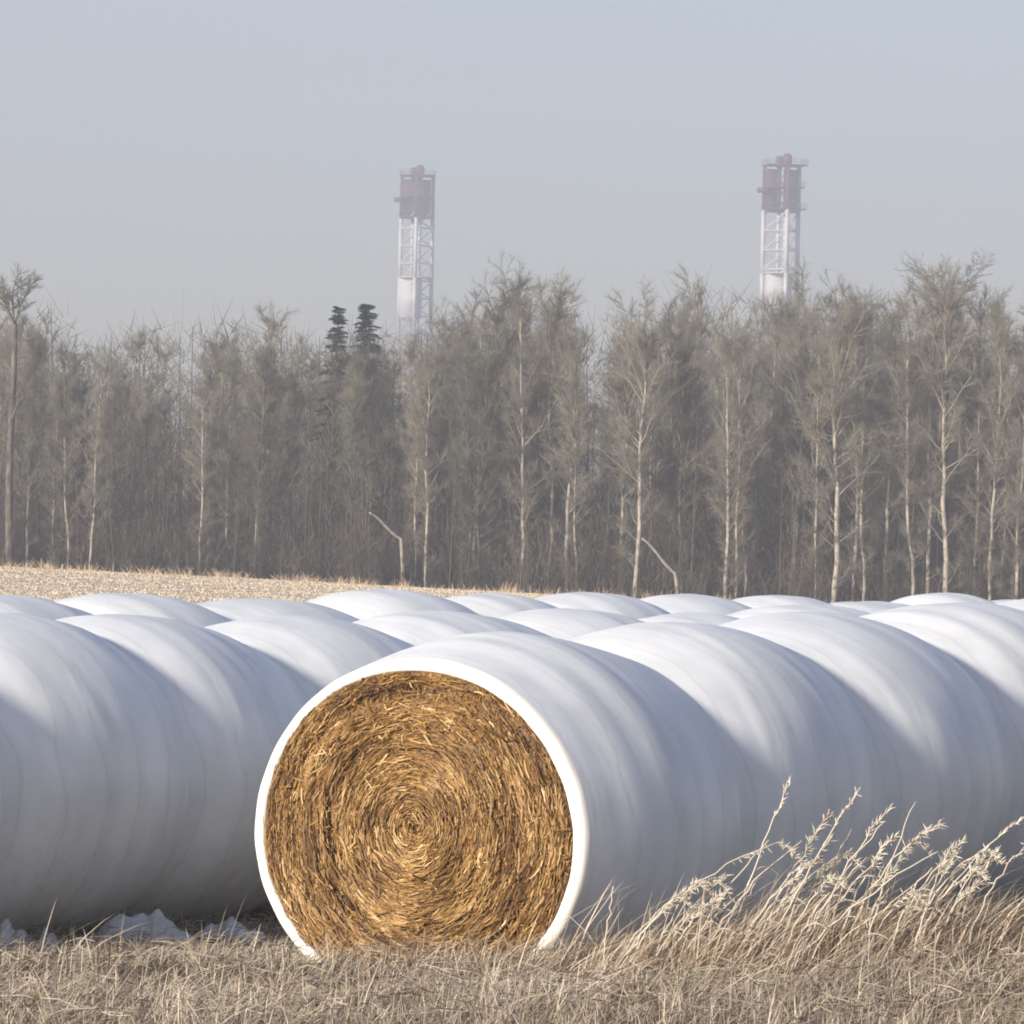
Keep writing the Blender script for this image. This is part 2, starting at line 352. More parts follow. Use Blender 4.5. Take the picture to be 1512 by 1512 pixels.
# the open end
def open_bale():
    root, R, rv0, rv1, z0, z1, dx1, L = front[0]
    g = np.random.default_rng(77)
    rl = 0.776                                             # radius at the rim's outer edge
    WID = 1.12
    Y_RIM = 0.045
    # film body: from the rim back to the first joint, swelling quickly
    me = bale_wrap(4101, L, rl, rv1, R + 0.004, (0, z0 - 0.052), (dx1, z1), WID, start=Y_RIM / L)
    wrap = link('wrap', me, M_FILM, root)
    co = np.zeros(len(me.vertices) * 3, np.float32); me.vertices.foreach_get('co', co); co = co.reshape(NU, NT, 3)
    outer = co[0].copy()
    cx, cz = outer[:, 0].mean(), (outer[:, 2].max() + outer[:, 2].min()) / 2
    # rolled rim facing the open side
    prof = [(0.0, 0.0), (0.004, -0.018), (0.013, -0.033), (0.029, -0.043), (0.046, -0.046), (0.059, -0.040), (0.065, -0.022), (0.066, 0.06)]
    rad = np.hypot(outer[:, 0] - cx, outer[:, 2] - cz)[:, None]
    dirv = (outer - np.array([cx, 0, cz])); dirv[:, 1] = 0; dirv /= rad
    th = np.linspace(0, 2 * np.pi, NT, endpoint=False)
    thick = 1 + 0.06 * np.sin(2 * th + 1) + 0.04 * np.sin(5 * th)
    rings = []
    for (inn, ax) in prof:
        p = outer - dirv * (inn * thick)[:, None]; p[:, 1] = Y_RIM + ax + 0.004 * np.sin(5 * th + 1) * (inn > 0) + 0.002 * np.sin(23 * th) * (inn > 0); rings.append(p)
    rings[0][:, 1] = outer[:, 1]
    V = np.concatenate(rings); i = np.arange(NT); j = (i + 1) % NT
    Q = np.concatenate([np.stack([s * NT + j, s * NT + i, (s + 1) * NT + i, (s + 1) * NT + j], -1) for s in range(len(prof) - 1)])
    link('wrap_rim', np_mesh('wrap_rim', V, Q), M_EDGE, root, label='thick bright white rolled edge of the wrap')
    # straw core
    inner = rings[-2]
    rin = np.hypot(inner[:, 0] - cx, inner[:, 2] - cz)
    def face_y(fr, t):
        x = fr * np.cos(t); z = fr * np.sin(t)
        dent = 0.17 * np.exp(-((fr - 0.64) / 0.034) ** 2 - (np.angle(np.exp(1j * (t - 4.05))) / 0.30) ** 2) + 0.10 * np.exp(-((fr - 0.55) / 0.02) ** 2 - (np.angle(np.exp(1j * (t - 3.3))) / 0.25) ** 2) + 0.08 * np.exp(-((fr - 0.80) / 0.02) ** 2 - (np.angle(np.exp(1j * (t - 5.6))) / 0.35) ** 2) + 0.035 * np.exp(-((fr - 0.86) / 0.05) ** 2 - (np.angle(np.exp(1j * (t - 1.9))) / 0.5) ** 2)
        ridg = 0.008 * np.sin(46 * fr + 3 * t) + 0.010 * np.sin(19 * fr + 1.7 + t) + 0.012 * np.sin(3 * t + 5 * fr) 
        return 0.016 - 0.028 * (1 - fr ** 2) + ridg * (0.3 + fr) * (1 - np.minimum(fr, 1) ** 10) + 0.03 * sstep(0.97, 1.03, fr) + dent + 0.035 * np.exp(-(fr / 0.10) ** 2)
    frs = np.linspace(0.0, 1.03, 46)[1:]
    V = [np.array([[cx, float(face_y(0.0, 0.0)), cz]])]
    for f in frs:
        p = np.stack([cx + f * (inner[:, 0] - cx), face_y(np.full(NT, f), th), cz + f * (inner[:, 2] - cz)], -1); V.append(p)
    V = np.concatenate(V)
    T = np.stack([np.zeros(NT, int), 1 + j, 1 + i], -1)
    Q = np.concatenate([np.stack([1 + s * NT + j, 1 + (s + 1) * NT + j, 1 + (s + 1) * NT + i, 1 + s * NT + i], -1)[:, ::-1] for s in range(len(frs) - 1)])
    core = link('hay_core', np_mesh('hay_core', V, Q, T), M_HAYCORE, root)
    # loose straw laid round the spiral
    N = 27000
    fr = np.sqrt(g.uniform(0, 1, N)) * 0.995; t = g.uniform(0, 2 * np.pi, N)
    rth = np.interp(t, np.append(th, 2 * np.pi), np.append(rin, rin[0]))
    loose = sstep(0.35, 0.9, fr * np.sin(t))
    stray = g.uniform(0, 1, N) < 0.13 + 0.45 * loose
    jitter = np.where(stray, g.uniform(-1.57, 1.57, N), g.normal(0, 0.17, N))
    ln = g.uniform(0.03, 0.13, N) * np.where(stray, 0.6, 1); ln = np.minimum(ln, 0.03 + 0.8 * fr)
    wd = g.uniform(0.0013, 0.0034, N) * np.where(g.uniform(0, 1, N) < 0.08, 1.6, 1)
    lift = g.uniform(0.000, 0.017, N) + np.where(g.uniform(0, 1, N) < 0.05, g.uniform(0, 0.03, N), 0)
    tilt = g.normal(0, 0.10, N) * np.where(g.uniform(0, 1, N) < 0.04, 5, 1); roll = g.uniform(-0.9, 0.9, N)
    py = face_y(fr, t) - lift; r_ = fr * rth; bend = g.normal(0, 0.25, N)
    ux, uz = np.cos(t), np.sin(t); tx, tz = -uz * np.cos(jitter) + ux * np.sin(jitter), ux * np.cos(jitter) + uz * np.sin(jitter)
    pts = []
    for k, a in enumerate((-0.5, -0.25, 0.0, 0.25, 0.5)):
        tt = t + np.where(stray, 0, a * ln * np.cos(jitter) / np.maximum(r_, 0.05)); rr2 = r_ + np.where(stray, 0, a * ln * np.sin(jitter) + bend * ln * a * a)
        X = cx + rr2 * np.cos(tt) + np.where(stray, tx * ln * a, 0); Z = cz + rr2 * np.sin(tt) + np.where(stray, tz * ln * a, 0); Yc = py + tilt * ln * a
        w = wd * (0.7, 0.95, 1.0, 0.95, 0.7)[k]; rx, rz = np.where(stray, -tz, np.cos(tt)), np.where(stray, tx, np.sin(tt))
        for sg in (-1, 1):
            pts.append(np.stack([X + sg * w * rx * np.cos(roll), Yc + sg * w * np.sin(roll), Z + sg * w * rz * np.cos(roll)], -1))
    # keep ends inside the rim
    V = np.stack(pts, 1)
    d = np.hypot(V[..., 0] - cx, V[..., 2] - cz); f = np.minimum(1, (rth * 1.0)[:, None] / np.maximum(d, 1e-6))
    V[..., 0] = cx + (V[..., 0] - cx) * f; V[..., 2] = cz + (V[..., 2] - cz) * f
    b = (np.arange(N) * 10)[:, None]
    Q = np.concatenate([b + np.array([[2 * q, 2 * q + 1, 2 * q + 3, 2 * q + 2]]) for q in range(4)])
    pal = np.array([[0.07, 0.031, 0.009], [0.155, 0.078, 0.022], [0.27, 0.146, 0.044], [0.42, 0.255, 0.09], [0.60, 0.425, 0.20]])
    band = 0.5 * np.sin(17 * fr + 2 * np.sin(t)) + 0.4 * np.sin(5 * t + 9 * fr) + 0.5 * np.sin(9 * t - 31 * fr) * np.sin(4 * t + 3) - 0.3 * loose
    k = np.clip(1.55 + 0.75 * band + g.normal(0, 0.95, N) + 0.35 * (1 - fr), 0, 3.999); k0 = k.astype(int); kf = (k - k0)[:, None]
    c = pal[k0] * (1 - kf) + pal[k0 + 1] * kf
    link('straw', np_mesh('straw', V.reshape(-1, 3), Q, colors=np.repeat(c, 10, 0), smooth=False), M_STRAW, root, kind='stuff')
open_bale()

# ------------------------------------------------------------------ dry grass
def in_bale(x, y):
    d = np.stack([x - A0[0], y - A0[1]], -1); s = d @ NL; t = d @ AX
    hit = np.zeros(x.shape, bool)
    for so, ts in ((0.0, 0.03), (3.8, -0.55), (7.6, 4.6)): hit |= (np.abs(s - so) < 0.50) & (t > ts)
    return hit

def blades(x, y, h, w, lean, az, pal, g, curl=0.6, zoff=0.0, shade=None):
    n = len(x); z = ground_z(x, y) + zoff
    ca, sa = np.cos(az), np.sin(az); fa = az + g.uniform(-1.4, 1.4, n) + 1.57
    wx, wy = np.cos(fa) * w * 0.5, np.sin(fa) * w * 0.5
    pts = []
    for k, f in enumerate((0.0, 0.45, 0.8, 1.0)):
        out = h * (lean * f + curl * lean * f * f); up = h * (f - 0.30 * np.minimum(lean, 1.6) * f * f)
        ww = (1.0, 0.85, 0.55, 0.0)[k]
        c = np.stack([x + ca * out, y + sa * out, z + up], -1)
        if k < 3:
            o = np.stack([wx * ww, wy * ww, 0 * wx], -1); pts += [c - o, c + o]
        else: pts.append(c)
    V = np.stack(pts, 1).reshape(-1, 3); b = (np.arange(n) * 7)[:, None]
    Q = np.concatenate([b + np.array([[0, 1, 3, 2]]), b + np.array([[2, 3, 5, 4]])]); T = b + np.array([[4, 5, 6]])
    k = g.uniform(0, len(pal) - 1.001, n)
    if shade is not None: k = np.clip(k + shade, 0, len(pal) - 1.001)
    k0 = k.astype(int); kf = (k - k0)[:, None]
    c = pal[k0] * (1 - kf) + pal[k0 + 1] * kf
    return V, Q, T, np.repeat(c, 7, 0)

PAL_G = 0.93 * np.array([[0.13, 0.102, 0.073], [0.20, 0.166, 0.124], [0.275, 0.228, 0.175], [0.37, 0.322, 0.255], [0.52, 0.47, 0.39]])
def build_grass():
    g = np.random.default_rng(5); acc = Acc()
    def scatter(n, x0, x1, y0, y1, power=1.0):
        x = g.uniform(x0, x1, n); y = y0 + (y1 - y0) * g.uniform(0, 1, n) ** power; k = ~in_bale(x, y); return x[k], y[k]
    # matted undergrowth
    x, y = scatter(80000, -4.2, 4.6, 18.6, 29.5, 1.25); n = len(x)
    big = np.sin(1.7 * x + 1.1 * y) + np.sin(2.9 * y - 1.3 * x + 2)
    tuft = 0.35 * big + np.sin(5.1 * x + 2.0 * np.sin(3 * y)) * np.sin(4.3 * y + 1.5 * np.sin(2.2 * x)) 
    V = blades(x, y, g.uniform(0.03, 0.10, n) * (1 + 0.35 * tuft), g.uniform(0.003, 0.008, n), np.abs(g.normal(1.2, 0.8, n)), g.uniform(0, 6.283, n), PAL_G, g, shade=0.7 * tuft); acc.add(*V)
    # upright blades in tufts
    cx, cy = scatter(7000, -4.2, 4.6, 18.8, 29.0, 1.3); m = 9
    x = np.repeat(cx, m) + g.normal(0, 0.03, len(cx) * m); y = np.repeat(cy, m) + g.normal(0, 0.03, len(cx) * m); n = len(x)
    hh = np.repeat(g.uniform(0.05, 0.15, len(cx)) + 0.10 * (g.uniform(0, 1, len(cx)) < 0.12), m) * g.uniform(0.6, 1.15, n)
    hh = hh * (1 + 0.35 * np.exp(-((x - 1.8) / 1.2) ** 2 - ((y - 22.3) / 1.2) ** 2))
    az = np.repeat(g.normal(0.25, 1.1, len(cx)), m) + g.normal(0, 0.7, n)
    V = blades(x, y, hh, g.uniform(0.0025, 0.006, n), np.abs(g.normal(0.5, 0.4, n)), az, PAL_G[1:], g, shade=np.repeat(g.normal(0.3, 0.8, len(cx)), m)); acc.add(*V)
    # pale long straws lying across the turf
    x, y = scatter(900, -3.6, 4.0, 19.2, 23.4); n = len(x)
    V = blades(x, y, g.uniform(0.12, 0.34, n), g.uniform(0.004, 0.007, n), np.abs(g.normal(1.0, 0.5, n)), g.normal(0.35, 0.7, n), PAL_G[2:] * 1.12, g, curl=0.3); acc.add(*V)
    # thick leaning patch in front of the bales on the right
    x = g.normal(1.15, 0.75, 5200); y = g.normal(21.9, 0.33, 5200); k = ~in_bale(x, y); x, y = x[k], y[k]; n = len(x)
    V = blades(x, y, g.uniform(0.08, 0.22, n), g.uniform(0.003, 0.0065, n), np.abs(g.normal(0.75, 0.4, n)), g.normal(0.1, 0.6, n), PAL_G[1:] * np.array([1.12, 1.05, 1.0]), g, curl=0.5); acc.add(*V)
    n = 90000; x = g.uniform(-11, 12, n); y = g.uniform(13.5, 34, n); k = ~in_bale(x, y) & ((np.abs(x) > 3.4) | (y < 19.3)); x, y = x[k], y[k]; n = len(x)
    P = np.stack([x, y, ground_z(x, y)], -1); D = g.normal(0, 0.05, (n, 3)); D[:, 2] = g.uniform(0.04, 0.14, n)
    V, _, T = slivers(P, P + D, g.uniform(0.003, 0.006, n), g); acc.add(V, None, T, np.repeat(PAL_G[g.integers(0, 5, n)], 3, 0))
    # tangle of leaning stalks round the tall weeds
    x = np.concatenate([g.normal(0.95, 0.42, 520), g.normal(2.0, 0.5, 200)]); y = g.normal(21.75, 0.22, len(x)); n = len(x)
    V = blades(x, y, g.uniform(0.16, 0.50, n), g.uniform(0.003, 0.007, n), np.abs(g.normal(0.65, 0.3, n)), g.normal(0.0, 0.5, n), PAL_G[2:] * np.array([1.35, 1.3, 1.24]), g, curl=0.45); acc.add(*V)
    x, y = scatter(9000, -4.0, 4.4, 19.0, 28.0, 1.3); n = len(x)      # broken straws lying on the mat
    P = np.stack([x, y, ground_z(x, y) + g.uniform(0.015, 0.11, n)], -1); az = g.uniform(0, 6.28, n); ln = g.uniform(0.05, 0.20, n)
    D = np.stack([np.cos(az) * ln, np.sin(az) * ln, g.normal(0, 0.22, n) * ln], -1); B = g.normal(0, 0.10, (n, 3)) * ln[:, None]
    kc = g.uniform(0.5, len(PAL_G) - 1.001, n); k0 = kc.astype(int); cc = PAL_G[k0] * (1 - (kc - k0)[:, None]) + PAL_G[k0 + 1] * (kc - k0)[:, None]
    for A_, B_ in ((P, P + D * 0.5 + B), (P + D * 0.5 + B, P + D)):
        V, Q = cones(A_, B_, 0.0026, 0.0018, 3); acc.add(V, Q, None, np.repeat(cc, 6, 0))
    acc.c = [c * np.array([1.02, 0.985, 0.94]) for c in acc.c]
    link('dry_grass', acc.mesh('dry_grass', smooth=False), M_GRASS, label='matted dead brown grass in front of and between the wrapped bales', cat='grass', kind='stuff')
build_grass()

def build_stubble():
    g = np.random.default_rng(15); acc = Acc()
    pal = np.array([[0.62, 0.51, 0.36], [0.65, 0.54, 0.39], [0.68, 0.57, 0.42], [0.71, 0.61, 0.47]])
    for n, half in ((150000, 0.16), (110000, 0.42)):
        y = 46 + 150 * g.uniform(0, 1, n) ** 0.8; x = g.uniform(-half, half, n) * y + g.uniform(-2, 2, n)
        P = np.stack([x, y, ground_z(x, y) - 0.005], -1); D = g.normal(0, 0.03, (n, 3)); D[:, 2] = g.uniform(0.03, 0.07, n)
        V, _, T = slivers(P, P + D, g.uniform(0.012, 0.024, n), g); c = pal[g.integers(0, 4, n)]; acc.add(V, None, T, np.repeat(c, 3, 0))
    m = 260; cy = np.where(g.uniform(0, 1, m) < 0.7, g.uniform(186, 197, m), g.uniform(70, 190, m)); cx = g.uniform(-0.15, 0.15, m) * cy; k = 16
    x = np.repeat(cx, k) + g.normal(0, 0.2, m * k); y = np.repeat(cy, k) + g.normal(0, 0.2, m * k); n = m * k
    V = blades(x, y, np.repeat(g.uniform(0.15, 0.5, m), k) * g.uniform(0.5, 1.1, n), g.uniform(0.012, 0.025, n), np.abs(g.normal(0.5, 0.3, n)), g.uniform(0, 6.28, n), pal * np.array([0.95, 0.85, 0.75]), g); acc.add(*V)
    link('field_stubble', acc.mesh('field_stubble', smooth=False), M_GRASS, label='short pale stubble covering the field up to the wood', cat='stubble', kind='stuff')
build_stubble()

# ------------------------------------------------------------------ tall dead weeds
WEEDS = [  # tip, base (photo), head kind, droop
    ((1167, 1155), (1086, 1345), 'spike', 0.0), ((1146, 1244), (915, 1420), 'droop', 0.5), ((1268, 1166), (1150, 1350), 'spike', 0.0),
    ((1226, 1203), (1128, 1360), 'plume', 0.2), ((1312, 1193), (1205, 1340), 'spike', 0.05), ((1352, 1184), (1288, 1335), 'bare', 0.0),
    ((1257, 1224), (1190, 1340), 'bare', 0.0), ((1310, 1258), (1200, 1355), 'bare', 0.05), ((1385, 1257), (1225, 1352), 'bare', 0.15),
    ((1422, 1239), (1325, 1352), 'spike', 0.1), ((1514, 1205), (1375, 1345), 'spike', 0.3), ((1471, 1256), (1418, 1340), 'spike', 0.0),
    ((1512, 1250), (1448, 1345), 'droop', 0.5), ((906, 1308), (892, 1402), 'bare', 0.0), ((1048, 1300), (925, 1400), 'droop', 0.6),
    ((1062, 1324), (985, 1420), 'plume', 0.5), ((1210, 1266), (1105, 1370), 'plume', 0.4), ((1226, 1296), (1150, 1390), 'droop', 0.5),
    ((1135, 1240), (1020, 1400), 'bare', 0.2), ((1320, 1285), (1225, 1385), 'plume', 0.3), ((1075, 1290), (975, 1410), 'spike', 0.2)]
_g = np.random.default_rng(5)                                 # finer stalks filling the clump
for _ in range(34):
    bx = float(_g.uniform(930, 1430)); by = 1400 - 0.10 * (bx - 930) + float(_g.uniform(-18, 18)); hh = float(_g.uniform(50, 150)) * (0.65 + 0.5 * math.exp(-((bx - 1150) / 160) ** 2))
    WEEDS.append(((bx + hh * float(_g.uniform(0.45, 1.0)), by - hh), (bx, by), str(_g.choice(['plume', 'droop', 'spike', 'bare'])), float(_g.uniform(0.1, 0.6))))
WLAB = {
    'spike': 'tall frosted dead weed with a slim spiky seed head in front of the front row',
    'droop': 'dead grass stalk with a drooping curled seed head in front of the front row',
    'plume': 'dead grass stalk with a full feathery seed plume in front of the front row',
    'bare': 'bare straight dead stalk standing in front of the front row'}
def build_weeds():
    g = np.random.default_rng(41)
    for (tip, base, kind, droop) in WEEDS:
        Yb = 21.75 + g.uniform(-0.25, 0.2)
        B = at(base[0], base[1], Yb); T = at(tip[0], tip[1], Yb + g.uniform(-0.1, 0.1))
        zb = gz(B.x, B.y); drop = B.z - zb
        # follow the lean down to the soil
        dirv = (T - B); L = dirv.length; lean = np.array([dirv.x, dirv.y]) / max(dirv.z, 1e-3)
        bx, by = B.x - 0.5 * lean[0] * drop, B.y - 0.5 * lean[1] * drop; zb = gz(bx, by) - 0.01
        root = link('dead_weed_stalk', None, label=WLAB[kind], cat='weed', group='tall dead weeds in front of the bales: ' + kind)
        root.location = (bx, by, zb)
        P0 = np.zeros(3); P2 = np.array([T.x - bx, T.y - by, T.z - zb])
        P1 = np.array([P2[0] * (0.38 - 0.2 * droop), P2[1] * 0.4, P2[2] * (0.52 + 0.28 * droop)])
        f = np.linspace(0, 1, 15)[:, None]
        pts = (1 - f) ** 2 * P0 + 2 * f * (1 - f) * P1 + f ** 2 * P2
        pts[1:-1] += g.normal(0, 0.0045, (13, 3))
        shade = g.uniform(0.85, 1.15); cst = np.array([0.50, 0.445, 0.36]) * shade
        a = Acc(); V, Q, Tt = tube(pts, np.linspace(0.0046, 0.0026, 15), 5); a.add(V, Q, Tt, cst)
        link('stem', a.mesh('stem'), M_WEED, root)
        # leaves
        for _ in range(int(g.integers(0, 3))):
            k = int(g.integers(3, 9)); p = pts[k]; az = g.uniform(-0.8, 0.8) + (math.pi if g.uniform() < 0.35 else 0); ll = g.uniform(0.06, 0.16)
            q = np.linspace(0, 1, 6)[:, None]; lp = p + np.concatenate([q * ll * math.cos(az), q * ll * math.sin(az), 0.6 * ll * q - 0.9 * ll * q ** 2], 1)
            a = Acc(); V, Q, Tt = tube(lp, np.array([0.003, 0.0045, 0.004, 0.003, 0.002, 0.0008]), 4); a.add(V, Q, Tt, cst * 0.92); link('leaf', a.mesh('leaf'), M_WEED, root)
        if kind == 'bare': continue
        a = Acc(); tang = pts[-1] - pts[-3]; tang /= np.linalg.norm(tang)
        nsp = {'spike': 38, 'droop': 60, 'plume': 85}[kind]; span = {'spike': 0.26, 'droop': 0.20, 'plume': 0.30}[kind]
        axis = pts[-1] + np.zeros((1, 3))
        if kind == 'droop':
            q = np.linspace(0, 1, 6)[:, None]; hook = pts[-1] + tang * 0.07 * q + np.array([0.03, 0, -0.10]) * q ** 2
            V, Q, Tt = tube(hook, np.linspace(0.0022, 0.001, 6), 4); a.add(V, Q, Tt, cst)
            track = np.concatenate([pts[-4:], hook[1:]])
        else: track = pts[int(15 * (1 - span)):]
        kk = g.uniform(0, len(track) - 1.001, nsp); k0 = kk.astype(int); P = track[k0] + (track[k0 + 1] - track[k0]) * (kk - k0)[:, None]
        dirs = tang[None] * g.uniform(0.5, 1.1, (nsp, 1)) + g.normal(0, 0.45 if kind != 'spike' else 0.3, (nsp, 3)); dirs[:, 2] -= 0.5 if kind == 'droop' else 0.0
        dirs /= np.linalg.norm(dirs, axis=1, keepdims=True); ll = g.uniform(0.012, 0.042, nsp) * (1.2 if kind == 'plume' else 1)
        Pm = P + dirs * ll[:, None] * 0.55; Pe = P + dirs * ll[:, None]; wr = g.uniform(0.0018, 0.0036, nsp)
        cs = np.array([0.52, 0.475, 0.395]) * shade
        for A_, B_, ra, rb in ((P, Pm, 0.001, wr), (Pm, Pe, wr, 0.0006)):
            V, Q = cones(A_, B_, ra, rb, 4); a.add(V, Q, None, cs)
        link('seed_head', a.mesh('seed_head'), M_WEED, root, kind='stuff')
build_weeds()

# ------------------------------------------------------------------ crumpled film scraps at the feet of the rows
def scrap(pxa, pxb, py, hgt, Y, seed, label):
    g = np.random.default_rng(seed); A = at(pxa, py, Y); B = at(pxb, py, Y); Lx = (B - A).length
    nu, nv = 40, 22; u = np.linspace(0, 1, nu); v = np.linspace(-1, 1, nv); U, Vv = np.meshgrid(u, v, indexing='ij')
    env = np.sin(np.pi * np.clip(U, 0, 1)) ** 0.45
    prof = np.zeros_like(U)
    for _ in range(6):
        c = g.uniform(0.1, 0.9); prof += g.uniform(0.6, 1) * np.exp(-((U - c) / g.uniform(0.07, 0.14)) ** 2)
    prof = prof / prof.max()
    z = hgt * (0.45 + 0.55 * prof) * env * np.sqrt(np.clip(1 - Vv ** 2, 0, 1))
    for _ in range(10):
        k = g.normal(0, 9, 2) * np.array([min(1.0, Lx / 0.45), 0.6]); z += hgt * 0.05 * np.abs(np.sin(k[0] * U * 3 + k[1] * Vv + g.uniform(0, 6))) * env * (1 - Vv ** 2)
    y = Vv * (0.10 + 0.05 * prof) * (1 + 0.2 * np.sin(9 * U + g.uniform(0, 6))); x = U * Lx
    P = A + (B - A) * 0.5; zg = gz(P.x, P.y)
    V3 = np.stack([x - Lx / 2, y, z - 0.01], -1).reshape(-1, 3)
    i, j = np.meshgrid(np.arange(nu - 1), np.arange(nv - 1), indexing='ij'); k = (i * nv + j).ravel()
    Q = np.stack([k, k + nv, k + nv + 1, k + 1], -1)
    o = link('film_scrap', np_mesh('film_scrap', V3, Q), M_SCRAP, label=label, cat='plastic scrap', group='crumpled film scraps in the grass')
    o.location = (P.x, P.y, zg); o.rotation_euler = (0, 0, -0.12)
scrap(-30, 50, 1392, 0.135, 25.5, 1, 'short rounded grey crumple of film in the grass below the middle row')
scrap(54, 84, 1392, 0.10, 25.5, 5, 'narrow upright grey tuft of film in the grass below the middle row')
scrap(130, 300, 1385, 0.14, 26.1, 2, 'long knobbly heap of crumpled pale film in grass at the foot of middle row')
scrap(286, 400, 1372, 0.10, 26.6, 3, 'low flat strip of pale film in grass beside the open straw bale')
scrap(1340, 1408, 1352, 0.14, 23.9, 4, 'small pale crumple of film behind the dead weeds at front row')
scrap(1400, 1530, 1350, 0.12, 24.2, 6, 'low long strip of pale film lying at the foot of the front row')

# ------------------------------------------------------------------ bare trees
def gen_tree(seed, H, r0, crown_lo=0.38, spread=1.5, n_limb=46, n_sub=8, n_twig=20, fork=False, thin=1.0):
    g = np.random.default_rng(seed); k = 12
    f = np.linspace(0, 1, k); wob = np.cumsum(g.normal(0, 0.055, (k, 2)), 0); wob -= wob[0]
    pts = np.stack([wob[:, 0], wob[:, 1], f * H], -1); rad = r0 * (1 - f) ** 0.75 + 0.014
    ta = Acc(); ta.add(*tube(pts, rad, 7))
    P0, P1, R0, R1 = [], [], [], []
    def seg(a, b, ra, rb): P0.append(a); P1.append(b); R0.append(ra); R1.append(rb)
    tw0, tw1, twr = [], [], []
    for li in range(n_limb):
        hf = crown_lo + (0.985 - crown_lo) * g.uniform(0, 1)
        if li < n_limb * 0.10: hf = g.uniform(0.05, max(0.08, crown_lo))
        z = hf * H; base = np.array([np.interp(z, pts[:, 2], pts[:, 0]), np.interp(z, pts[:, 2], pts[:, 1]), z])
        az = g.uniform(0, 6.283); up = g.uniform(0.35, 1.2) + 2.4 * hf ** 3
        shape = math.sin(math.pi * min(0.98, max(0.05, (hf - crown_lo * 0.5) / (1.12 - crown_lo * 0.5)))) ** 0.6
        L = spread * (0.25 + 0.9 * shape) * g.uniform(0.4, 1.25)
        d = np.array([math.cos(az), math.sin(az), up]); d /= np.linalg.norm(d)
        q = base; rr = min(0.05, r0 * 0.42) * (0.5 + 0.5 * shape) * thin; nodes = [q]
        for s in range(4):
            d = d + np.array([0, 0, 0.12]) + g.normal(0, 0.13, 3); d /= np.linalg.norm(d)
            q2 = q + d * L / 4; seg(q, q2, rr * (1 - s / 4.6), rr * (1 - (s + 1) / 4.6)); q = q2; nodes.append(q)
        nodes = np.array(nodes)
        ls = min(1.0, L / 1.1); nt = max(3, int(n_twig * ls))
        for sb in range(max(3, int(n_sub * (0.3 + 0.7 * ls)))):
            ff = g.uniform(0.25, 1.0) * 3.999; i0 = int(ff); b = nodes[i0] + (nodes[i0 + 1] - nodes[i0]) * (ff - i0)
            dd = d + g.normal(0, 0.75, 3); dd[2] = abs(dd[2]) * 0.8 + 0.15; dd /= np.linalg.norm(dd); l2 = L * g.uniform(0.18, 0.5)
            m1 = b + dd * l2 * 0.5; dd2 = dd + g.normal(0, 0.2, 3); dd2 /= np.linalg.norm(dd2); e = m1 + dd2 * l2 * 0.5
            seg(b, m1, rr * 0.36, rr * 0.27); seg(m1, e, rr * 0.27, rr * 0.12)
            kk = g.uniform(0.1, 1, nt)[:, None]; B = b + (e - b) * kk
            D = dd[None] * 0.7 + g.normal(0, 0.6, (nt, 3)); D[:, 2] += 0.25; D /= np.linalg.norm(D, axis=1, keepdims=True)
            tl = g.uniform(0.14, 0.50, (nt, 1)) * (0.45 + 0.55 * ls); tw0.append(B); tw1.append(B + D * tl); twr.append(np.full(nt, 0.0046 * thin))
    ca = Acc(); V, Q = cones(P0, P1, R0, R1, 4); ca.add(V, Q)
    V, Q = cones(np.concatenate(tw0), np.concatenate(tw1), np.concatenate(twr), np.concatenate(twr) * 0.45, 3); ca.add(V, Q)
    return ta, ca

PROTO = []
def protos():
    specs = [  # H, r0, crown_lo, spread, limbs, pale
        (12.0, 0.085, 0.20, 1.9, 50, 1), (12.0, 0.10, 0.26, 2.2, 52, 1), (12.0, 0.07, 0.14, 1.6, 46, 1), (12.0, 0.105, 0.30, 2.1, 46, 1),
        (12.0, 0.08, 0.10, 1.8, 50, 0), (12.0, 0.09, 0.18, 2.1, 54, 0), (12.0, 0.06, 0.08, 1.5, 48, 0), (12.0, 0.08, 0.22, 1.9, 50, 1)]
    for k, (H, r, c, s, nl, pale) in enumerate(specs):
        ta, ca = gen_tree(900 + k, H, r, c, s, nl)
        tm = ta.mesh('trunk'); tm.materials.append(M_BARK if pale else M_BARKD)
        cm = ca.mesh('crown', smooth=False); cm.materials.append(M_TWIG if (pale or k == 6) else M_TWIGD)
        PROTO.append((tm, cm, pale))
protos()

TOPX = [-500, -120, 0, 60, 130, 220, 310, 375, 440, 480, 560, 620, 690, 745, 800, 880, 960, 1060, 1150, 1250, 1340, 1410, 1480, 1540, 2000]
TOPY = [450, 460, 435, 470, 470, 492, 478, 425, 470, 500, 500, 470, 425, 395, 430, 432, 428, 430, 425, 408, 410, 395, 440, 430, 430]
def tree_height(px, Y):
    """height that reaches the wood's skyline where the tree stands"""
    T = at(px, float(np.interp(px, TOPX, TOPY)), Y); return 0.90 * (T.z - gz(T.x, Y))

